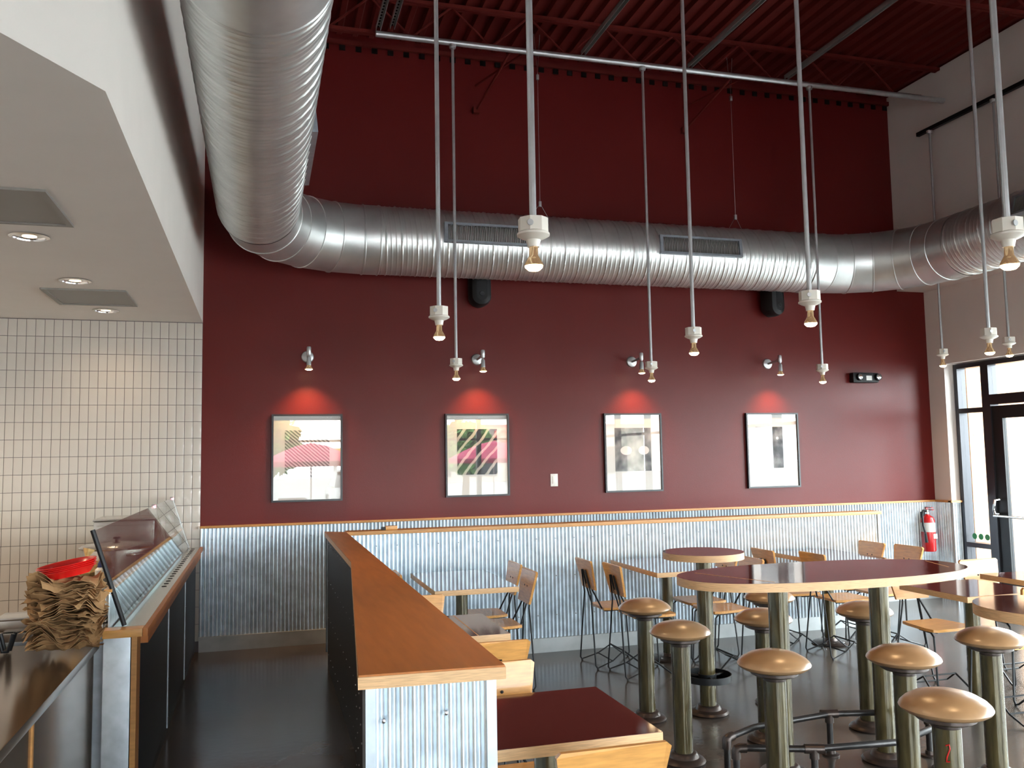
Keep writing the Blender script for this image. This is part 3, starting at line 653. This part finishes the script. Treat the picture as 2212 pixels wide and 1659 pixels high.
for i in range(NP):
    k = 1.0 - .12*abs(i/NP-.6)
    o = part('paper_sheet', crumple(.250*k, .230*k, i, random.uniform(-.5, .5)), PAPER, None, 15, loc=(-.765, 4.02, .880+i*.0107))
    tag(o, 'crumpled brown liner, topmost under the red baskets' if i == NP-1 else 'crumpled brown basket liner lying on the bare counter under the stack' if i == 0 else 'crumpled brown basket liner within the tall stack under the red baskets', 'paper liner', 'stacked brown paper liners')
bk_me = None
for i in range(4):
    mb = MB(); n = 36
    prof = [(.072,.0),(.088,.026),(.096,.03),(.0975,.027),(.09,.023),(.075,.003),(0,.003)]
    vs = []; fs = []
    for r_, z in prof: vs += [(1.05*r_*math.cos(2*PI*k/n)*1.12, r_*math.sin(2*PI*k/n), z) for k in range(n)]
    for a in range(len(prof)-1): fs += [(a*n+k, a*n+(k+1)%n, (a+1)*n+(k+1)%n, (a+1)*n+k) for k in range(n)]
    fs.append(tuple(range(n))[::-1])
    o = part('food_basket', mb.add(vs, fs), REDPL, None, 40, loc=(-.765, 4.02, 1.158+i*.0085), rot=(0, -.17, .1*i))
    tag(o, ('red plastic food basket at the top of the nested stack', 'red plastic food basket nested in the stack on the brown papers')[0 if i == 3 else 1], 'basket', 'nested red baskets')
st = thing('card_stand', 'small black wire stand at the counter edge', 'stand', (-1.0, 4.07, .851))
part('wire_leg', MB().tube([(-.028,0,.075),(-.01,0,.008),(.01,0,.008),(.028,0,.078)], .008, 8), BLACK, st); part('wire_leg', MB().tube([(-.028,.04,.075),(-.01,.04,.008),(.01,.04,.008),(.028,.04,.078)], .008, 8), BLACK, st); part('crossbar', MB().tube([(0,0,.008),(0,.04,.008)], .008, 6), BLACK, st)
pr = thing('condiment_tub', 'low steel tub with lid at the far counter edge', 'tub', (-.98, 4.5, .877)); part('tub_body', MB().box(-.14,.06,-.08,.08,0,.05,.006), STEEL, pr); part('tub_lid', MB().box(-.15,.07,-.09,.09,.05,.062,.003), STEEL, pr)

# ------------------------------------------------------------------ furniture
TT = .74   # dining table top
def chair_protos():
    B = []
    seat = [(-.14,-.18),(-.155,-.12),(-.18,.08),(-.17,.14),(-.14,.155),(.14,.155),(.17,.14),(.18,.08),(.155,-.12),(.14,-.18)]
    B.append(('seat', MB().prism(seat, .432, .450).mesh('seat', WOOD), None, None))
    # plywood back: wide at the top, tapering down, leaning back
    w0, w1, zb, zt, th = .135, .172, .585, .81, .016
    vs = []
    yb = lambda z: -.205-(z-.45)*.20
    for d in (0, -th):
        vs += [(-w0, yb(zb)+d, zb), (w0, yb(zb)+d, zb), (w1, yb(zt)+d, zt-.012), (w1-.014, yb(zt)+d, zt), (-w1+.014, yb(zt)+d, zt), (-w1, yb(zt)+d, zt-.012)]
    fs = [(5,4,3,2,1,0), (6,7,8,9,10,11)] + [(i, (i+1)%6, 6+(i+1)%6, 6+i) for i in range(6)]
    B.append(('backrest', MB().add(vs, fs).mesh('backrest', WOOD), None, None))
    for s_ in (-1, 1): B.append(('bolt', MB().lathe([(0,.003),(.006,.002),(.007,0)], 8, (s_*.03, yb(.70), .70), Matrix.Rotation(-PI/2,3,'X')).mesh('bolt', BLACK), 1, None))
    yk = yb(.715)-.025
    for s_ in (-1, 1):   # rear legs splay from the back bracket to the floor
        B.append(('leg', MB().tube([(s_*.018, yb(.60)-.020, .62), (s_*.022, yk, .727), (s_*.036, yk-.004, .727), (s_*.07, yb(.55)-.03, .55), (s_*.165, -.265, .03), (s_*.168, -.25, .008)], .0065, 6).mesh('leg', BLACK), None, None))
    for s_ in (-1, 1):   # front legs
        B.append(('leg', MB().tube([(s_*.14, -.02, .424), (s_*.155, .10, .424), (s_*.16, .13, .40), (s_*.168, .155, .03), (s_*.165, .14, .008), (s_*.155, .105, .02), (s_*.13, -.02, .115)], .0065, 6).mesh('leg', BLACK), None, None))
    for s_ in (-1, 1):   # back supports run down under the seat
        B.append(('back_support', MB().tube([(s_*.022, yk, .72), (s_*.05, yb(.60)-.012, .60), (s_*.10, -.185, .45), (s_*.115, -.16, .425), (s_*.125, .12, .425)], .0065, 6).mesh('back_support', BLACK), None, None))
    for s_ in (-1, 1):   # low runners
        B.append(('runner', MB().tube([(s_*.168, -.25, .010), (s_*.15, -.12, .05), (s_*.13, -.02, .115)], .0055, 6).mesh('runner', BLACK), None, None))
    B.append(('stretcher', MB().tube([(-.15, -.12, .05), (.15, -.12, .05)], .0055, 6).mesh('stretcher', BLACK), None, None))
    B.append(('stretcher', MB().tube([(-.13, -.02, .115), (.13, -.02, .115)], .0055, 6).mesh('stretcher', BLACK), None, None))
    for x, y in ((-.168,-.25),(.168,-.25),(-.165,.14),(.165,.14)): B.append(('foot', MB().lathe([(.008,0),(.009,.004),(.006,.012)], 8, (x,y,0)).mesh('foot', BLACK), None, None))
    return B
CH = chair_protos()
def chair(bx, by, face, label, group):
    """bx, by: where the top of the backrest stands; face: angle of the sitter's look"""
    dx, dy = math.cos(face), math.sin(face)
    c = thing('dining_chair', label, 'chair', (bx+.265*dx, by+.265*dy, 0), face-PI/2, group); stamp(CH, c); return c
E_, N_, W_, S_ = 0, PI/2, PI, -PI/2
def dining_table(x0, x1, y0, y1, label, group, inlay=None):
    cx, cy_ = (x0+x1)/2, (y0+y1)/2; a, b = (x1-x0)/2, (y1-y0)/2
    t = thing('dining_table', label, 'table', (cx, cy_, 0), 0, group)
    top = part('tabletop', MB().box(-a, a, -b, b, TT-.036, TT-.001, .002), WOODL, t)
    part('laminate', MB().box(-a+.002, a-.002, -b+.002, b-.002, TT-.001, TT), LAM, top)
    if inlay is not None: part('inlay_strip', MB().box(inlay-cx-.003, inlay-cx+.003, -b+.004, b-.004, TT-.0005, TT+.0004), CAPR, top)
    part('pedestal', MB().tube([(0,0,.02), (0,0,TT-.05)], .045, 20), POST, t)
    part('top_plate', MB().lathe([(.045,TT-.05),(.12,TT-.042),(.12,TT-.036),(0,TT-.036)], 20), FLANGE, t)
    part('base_flange', MB().lathe([(0,0),(.15,0),(.155,.008),(.14,.018),(.06,.028),(.05,.05),(.045,.05)], 28), FLANGE, t)
    for k in range(4): part('bolt', MB().lathe([(.009,.016),(.009,.026),(0,.028)], 6, (.11*math.cos(k*PI/2+.6), .11*math.sin(k*PI/2+.6), 0)), CHROME, t)
dining_table(.645, 1.235, 2.61, 3.19, 'square maroon dining table standing against the near end of the half wall', 'dining tables')
dining_table(.645, 1.205, 4.27, 4.86, 'square maroon dining table in the middle along the half wall', 'dining tables', inlay=1.04)
dining_table(1.11, 1.69, 5.76, 6.74, 'long maroon dining table between half wall and low wall', 'dining tables')
dining_table(2.83, 3.42, 6.0, 6.90, 'long maroon dining table by the low wall behind the small round bar table', 'dining tables')
dining_table(4.34, 4.94, 6.05, 6.92, 'long maroon dining table by the low wall toward its white end', 'dining tables')
dining_table(4.05, 4.65, 4.32, 4.90, 'square maroon dining table right of the long bar table', 'dining tables')
dining_table(4.88, 5.48, 4.50, 5.08, 'square maroon dining table toward the entrance door', 'dining tables')
g = 'plywood and black wire chairs'
hwn, hwm = 'at the near table by the half wall', 'at the middle table by the half wall'
chair(.95, 2.345, N_, 'plywood chair back turned to the street ' + hwn, g)
chair(.885, 3.39, S_, 'plywood chair facing the street ' + hwn, g)
chair(.985, 3.80, N_, 'plywood chair back turned to the street ' + hwm, g)
chair(.885, 5.16, S_, 'plywood chair facing the street ' + hwm, g)
chair(1.86, 6.50, W_, 'plywood chair at the long table by the half wall, nearer the low wall', g)
chair(1.84, 6.06, W_, 'plywood chair at the long table by the half wall, further from low wall', g)
chair(.96, 6.28, E_, 'plywood chair with its back against the half wall', g)
chair(2.45, 6.48, E_, 'plywood chair with wire bracket showing, at table behind round bar table, low wall side', g)
chair(2.53, 6.10, E_, 'plywood chair with wire bracket showing, beside stool of the round bar table', g)
chair(3.66, 6.46, W_, 'plywood chair behind the round bar table post, nearer the low wall', g)
chair(3.64, 6.06, W_, 'plywood chair behind the round bar table post, further from the low wall', g)
chair(4.07, 6.53, E_, 'plywood chair facing the entrance, low wall side, at table by white wall end', g)
chair(4.27, 6.13, E_, 'plywood chair facing the entrance, stool side, at table by white wall end', g)
chair(5.22, 6.66, W_, 'plywood chair facing the counter, low wall side, at table by white wall end', g)
chair(5.28, 6.27, W_, 'plywood chair facing the counter, door side, at table by white wall end', g)
chair(4.38, 5.20, S_, 'plywood chair facing the street at square table beside the long bar table', g)
chair(4.42, 4.14, N_, 'plywood chair back turned to the street at square table beside long bar table', g)
chair(5.08, 5.28, S_, 'plywood chair facing the street at square table toward the entrance', g)
chair(5.20, 4.30, N_, 'plywood chair back turned to the street at square table toward the entrance', g)

# ---- bar tables and stools
BT = 1.0
def post_parts(H, r=.05, fl=.12):
    return [('post', MB().tube([(0,0,.02), (0,0,H)], r, 28).mesh('post', POST)),
            ('base_flange', MB().lathe([(0,0),(fl,0),(fl+.005,.01),(fl-.005,.022),(.08,.03),(.07,.05),(.062,.055),(.05,.055)], 28).mesh('base_flange', FLANGE)),
            ('post_cap', MB().lathe([(.05,H-.004),(.11,H-.002),(.11,H+.004),(0,H+.004)], 24).mesh('post_cap', FLANGE))]
def bar_top(parent, pts, inlays=()):
    top = part('tabletop', MB().prism(pts, BT-.042, BT-.001), WOODL, parent, 40)
    c = Vector((sum(p[0] for p in pts)/len(pts), sum(p[1] for p in pts)/len(pts)))
    part('laminate', MB().prism([(c.x+(x-c.x)*.998, c.y+(y-c.y)*.998) for x, y in pts], BT-.001, BT), LAM, top, 40)
    for a, b in inlays:
        d = Vector((b[0]-a[0], b[1]-a[1])).normalized(); n_ = Vector((-d.y, d.x))*.004
        part('inlay_strip', MB().prism([(a[0]+n_.x,a[1]+n_.y),(b[0]+n_.x,b[1]+n_.y),(b[0]-n_.x,b[1]-n_.y),(a[0]-n_.x,a[1]-n_.y)], BT-.0005, BT+.0004), CAPR, top)
PP = post_parts(BT-.046)
lt = thing('long_bar_table', 'long oval maroon bar table on two steel posts', 'bar table', (2.835, 3.985, 0))
def sup(c, e): return math.copysign(abs(c)**e, c)
pts = [(.815*sup(math.cos(q*2*PI/72), .86), .355*sup(math.sin(q*2*PI/72), .80)) for q in range(72)]
bar_top(lt, pts, (((-.66, .17), (-.47, -.27)), ((.74, .12), (.66, -.14))))
for dx in (-.285, .325):
    pp = stamp([(a, b, None, None) for a, b in PP], lt)
    for o in pp: o.location.x = dx; o.location.y = .0
def round_bar(x, y, label, foot):
    t = thing('round_bar_table', label, 'bar table', (x, y, 0), .3, 'small round bar tables')
    bar_top(t, [(.253*math.cos(q*PI/28), .253*math.sin(q*PI/28)) for q in range(56)])
    stamp([(a, b, None, None) for a, b in PP], t)
    if foot:
        part('foot_ring', MB().lathe([(.145,.205),(.150,.205),(.150,.245),(.145,.245),(.145,.205)], 36), BLACK, t, 30)
        for k in range(3): part('ring_spoke', MB().tube([(.045*math.cos(k*2*PI/3), .045*math.sin(k*2*PI/3), .225), (.147*math.cos(k*2*PI/3), .147*math.sin(k*2*PI/3), .225)], .009, 8), BLACK, t)
        part('ring_hub', MB().tube([(0,0,.205),(0,0,.245)], .056, 20), BLACK, t)
round_bar(2.70, 5.04, 'small round maroon bar table with a black foot ring', True)
round_bar(2.975, 2.78, 'small round bar table glazed with window light, nearest stool in front', True)
SH = .60
ST = [(a, b, None, None) for a, b in post_parts(SH, .05, .11)[:2]]
ST.append(('swivel_plate', MB().lathe([(.046,SH-.01),(.05,SH),(.05,SH+.015),(.09,SH+.022),(.105,SH+.03),(.105,SH+.042),(0,SH+.042)], 28).mesh('swivel_plate', FLANGE), None, None))
ST.append(('cushion', MB().lathe([(0,SH+.040),(.10,SH+.042),(.14,SH+.052),(.157,SH+.063),(.162,SH+.071),(.158,SH+.080),(.142,SH+.096),(.108,SH+.115),(.06,SH+.128),(0,SH+.132)], 36).mesh('cushion', SEATV), None, None))
g = 'round caramel stools on steel posts'
stools = ((2.29, 5.05, 'caramel stool on the half wall side of the small round table with foot ring'),
          (3.20, 5.10, 'caramel stool on the entrance side of the small round table with foot ring'),
          (2.155, 4.31, 'caramel stool at the half wall end of the long bar table, low wall side'),
          (2.76, 4.47, 'caramel stool at the middle of the long bar table, low wall side'),
          (3.43, 4.46, 'caramel stool at the entrance end of the long bar table, low wall side'),
          (2.225, 3.53, 'caramel stool at the half wall end of the long bar table, street side'),
          (2.83, 3.42, 'caramel stool at the middle of the long bar table, street side'),
          (3.495, 3.60, 'caramel stool at the entrance end of the long bar table, street side'),
          (2.44, 2.74, 'pale lit caramel stool with a red scrawl on its post'))
for x, y, lab in stools:
    s_ = thing('bar_stool', lab, 'stool', (x, y, 0), random.uniform(0, 6), g); stamp(ST, s_)
    if 'scrawl' in lab:
        s_.rotation_euler = (0,0,0)
        a0 = math.atan2(-y, -x)
        def sp(u, z): a = a0+u; return (.0515*math.cos(a), .0515*math.sin(a), z)
        part('red_scrawl', MB().tube([sp(-.12,.545), sp(.10,.55), sp(.14,.535), sp(-.08,.505), sp(-.12,.488), sp(.1,.49)], .0026, 5), EXRED, s_)

# ---- pipe foot rails under the long bar table
def foot_rail(pts, tees, label):
    r_ = thing('foot_rail', label, 'foot rail', (pts[0][0], pts[0][1], 0), 0, 'pipe foot rails'); o_ = Vector((pts[0][0], pts[0][1], 0)); Z = .215
    P = [Vector((x, y, Z))-o_ for x, y in pts]
    part('pipe', MB().tube(P, .016, 12), IRON, r_)
    for p, q in ((P[0], P[1]), (P[-1], P[-2])):
        d = (q-p).normalized()
        part('elbow', MB().tube([p+d*.05, p+d*.018, p+d*.004-Vector((0,0,.004)), p-Vector((0,0,.018)), p-Vector((0,0,.05))], .0225, 12), FLANGE, r_)
        part('pipe_leg', MB().tube([p-Vector((0,0,.04)), Vector((p.x,p.y,.01))], .016, 12), IRON, r_)
        part('floor_flange', MB().lathe([(0,0),(.045,0),(.045,.008),(.024,.012),(.022,.03),(0,.03)], 18, (p.x,p.y,0)), FLANGE, r_)
    for x, y in tees:
        p = Vector((x, y, Z))-o_; i = min(range(len(P)-1), key=lambda k: (P[k]+P[k+1]).lerp(p*2, 1).length if False else ((P[k]+P[k+1])/2-p).length); d = (P[i+1]-P[i]).normalized()
        tt = part('tee', MB().tube([p-d*.045, p+d*.045], .0225, 12).tube([p, p-Vector((0,0,.045))], .0225, 12), FLANGE, r_)
        part('pipe_leg', MB().tube([p-Vector((0,0,.04)), Vector((p.x,p.y,.01))], .016, 12), IRON, r_)
        part('floor_flange', MB().lathe([(0,0),(.045,0),(.045,.008),(.024,.012),(.022,.03),(0,.03)], 18, (p.x,p.y,0)), FLANGE, r_)
foot_rail([(2.22, 3.97), (2.44, 4.08), (2.94, 4.15), (3.30, 4.06), (3.42, 3.97)], [(2.94, 4.15)], 'black iron pipe foot rail on the low wall side of the long bar table posts')
foot_rail([(2.19, 3.83), (2.52, 3.70), (2.97, 3.65), (3.34, 3.80)], [(2.53, 3.70)], 'black iron pipe foot rail on the street side of the long bar table posts')

# ------------------------------------------------------------------ outside
struct('ground', MB().box(-60, 70, -70, 70, -.3, -.16), ASPH, 'pale parking lot outside')
stn = struct('stone_pillar', MB().box(7.47, 8.3, 7.80, 8.4, -.16, 3.6), STONE, 'tan stone pillar outside the window')
def car(loc, rz, paint, label):
    c = thing('parked_car', label, 'car', loc, rz, 'cars parked outside')
    prof = [(-2.2,.32),(-2.25,.55),(-2.1,.80),(-1.35,.92),(1.0,.90),(2.0,.78),(2.25,.6),(2.22,.32)]
    def loft(pf, hw):
        n_ = len(pf); vs = [(x, -hw(z), z) for x, z in pf]+[(x, hw(z), z) for x, z in pf]
        return MB().add(vs, [tuple(range(n_)), tuple(range(n_,2*n_))[::-1]]+[(i, n_+i, n_+(i+1)%n_, (i+1)%n_) for i in range(n_)])
    part('car_body', loft(prof, lambda z: .88-.10*abs(z-.6)), paint, c)
    part('cabin_glass', loft([(-1.5,.9),(-1.05,1.36),(.15,1.40),(.95,.9)], lambda z: .80-.3*(z-.9)), CARG, c)
    part('roof', loft([(-1.1,1.36),(-1.0,1.42),(.1,1.45),(.22,1.39)], lambda z: .66), paint, c)
    for x in (-1.4, 1.4):
        for s_ in (-1, 1):
            w = part('wheel', MB().lathe([(0,-.1),(.28,-.1),(.32,-.07),(.32,.07),(.28,.1),(0,.1)], 24, (x, s_*.80, .32), Matrix.Rotation(PI/2,3,'X')), RUB, c)
            part('hubcap', MB().lathe([(0,.112),(.12,.108),(.19,.1)] if s_ < 0 else [(.19,-.1),(.12,-.108),(0,-.112)], 18, (x, s_*.80, .32), Matrix.Rotation(PI/2,3,'X')), CHROME, c)
    for s_ in (-1, 1): part('headlight', MB().box(2.16, 2.235, s_*.62-.14, s_*.62+.14, .58, .70, .02), CHROME, c)
car((13.0, 11.6, -.16), PI, CARW, 'white car parked beyond the entrance door'); car((12.6, 8.4, -.16), PI, CARS, 'silver car parked beyond the entrance, next to the white one')
car((13.0, 2.6, -.16), PI, CARS, 'silver car parked outside the side windows'); car((3.0, -12.5, -.16), PI/2, CARW, 'white car parked outside the street windows')
def umbrella(x, y, label):
    u = thing('patio_umbrella', label, 'umbrella', (x, y, -.16), .2, 'crimson patio umbrellas')
    part('pole', MB().tube([(0,0,.03),(0,0,2.24)], .02, 10), WHITEM, u)
    part('canopy', MB().lathe([(1.2,1.62),(1.21,1.74),(.8,1.95),(.4,2.12),(0,2.2)], 8), CANVAS, u, 20)
    part('weight', MB().lathe([(0,0),(.25,0),(.25,.05),(.05,.08),(0,.08)], 20), BLACK, u)
umbrella(1.2, -6.2, 'crimson patio umbrella outside the street windows, counter side'); umbrella(6.0, -6.6, 'crimson patio umbrella outside the street windows, entrance side')
def tree(x, y, h, seed, label):
    random.seed(seed); t = thing('tree', label, 'tree', (x, y, -.16), 0, 'trees across the lot')
    part('trunk', MB().tube([(0,0,0),(.05,0,h*.3),(.0,.05,h*.55)], [.18,.13,.08], 8), BARK, t)
    vs = []; fs = []
    for i in range(900):
        a, b, r_ = random.uniform(0, 2*PI), math.acos(random.uniform(-1, 1)), random.uniform(.5, 1)
        c = Vector((r_*h*.34*math.sin(b)*math.cos(a), r_*h*.34*math.sin(b)*math.sin(a), h*.66+r_*h*.34*math.cos(b)))
        d1 = Vector((random.gauss(0,1), random.gauss(0,1), random.gauss(0,1))).normalized()*.22; d2 = d1.orthogonal().normalized()*.13; k = len(vs)
        vs += [c-d1, c+d2, c+d1, c-d2]; fs.append((k,k+1,k+2,k+3))
    tag(part('foliage', MB().add(vs, fs), LEAF, t), kind='stuff')
tree(.2, -16, 3.6, 1, 'leafy tree across the lot, counter side'); tree(8.3, -20, 3.4, 2, 'leafy tree across the lot by the shop'); tree(20, 4.5, 6.0, 3, 'leafy tree beyond the side windows')
sh = thing('shop_building', 'cream shop with red sign letters across the lot', 'building', (17.0, -45, -.16))
part('shop_wall', MB().box(-11, 11, -6, 0, 0, 3.9), STUCCO, sh); part('parapet', MB().box(-11.2, 11.2, -6.2, .2, 3.9, 4.1), CANVAS, sh)
for k in range(6): part('shop_window', MB().box(-10+k*3.4, -7.4+k*3.4, -.02, .06, .4, 2.4), CARG, sh)
cu = bpy.data.curves.new('sign_letters', 'FONT'); cu.body = 'DISCOUNT'; cu.size = 1.25; cu.extrude = .06; cu.align_x = 'CENTER'
tmp = bpy.data.objects.new('tmp_text', cu); lm = bpy.data.meshes.new_from_object(tmp); lm.materials.clear(); lm.materials.append(SIGNR); bpy.data.objects.remove(tmp)
sl = ob('sign_letters', lm, sh, (0, .08, 2.8), (PI/2, 0, PI)); sl['label'] = 'red raised sign letters'
ys = thing('roadside_sign', 'yellow roadside sign on a pole across the lot', 'sign', (2.7, -17.5, -.16)); part('sign_panel', MB().box(-.9,.9,-.08,.08,1.55,2.2,.02), SIGNY, ys); part('pole', MB().tube([(0,0,0),(0,0,1.6)], .07, 10), ZINC, ys)
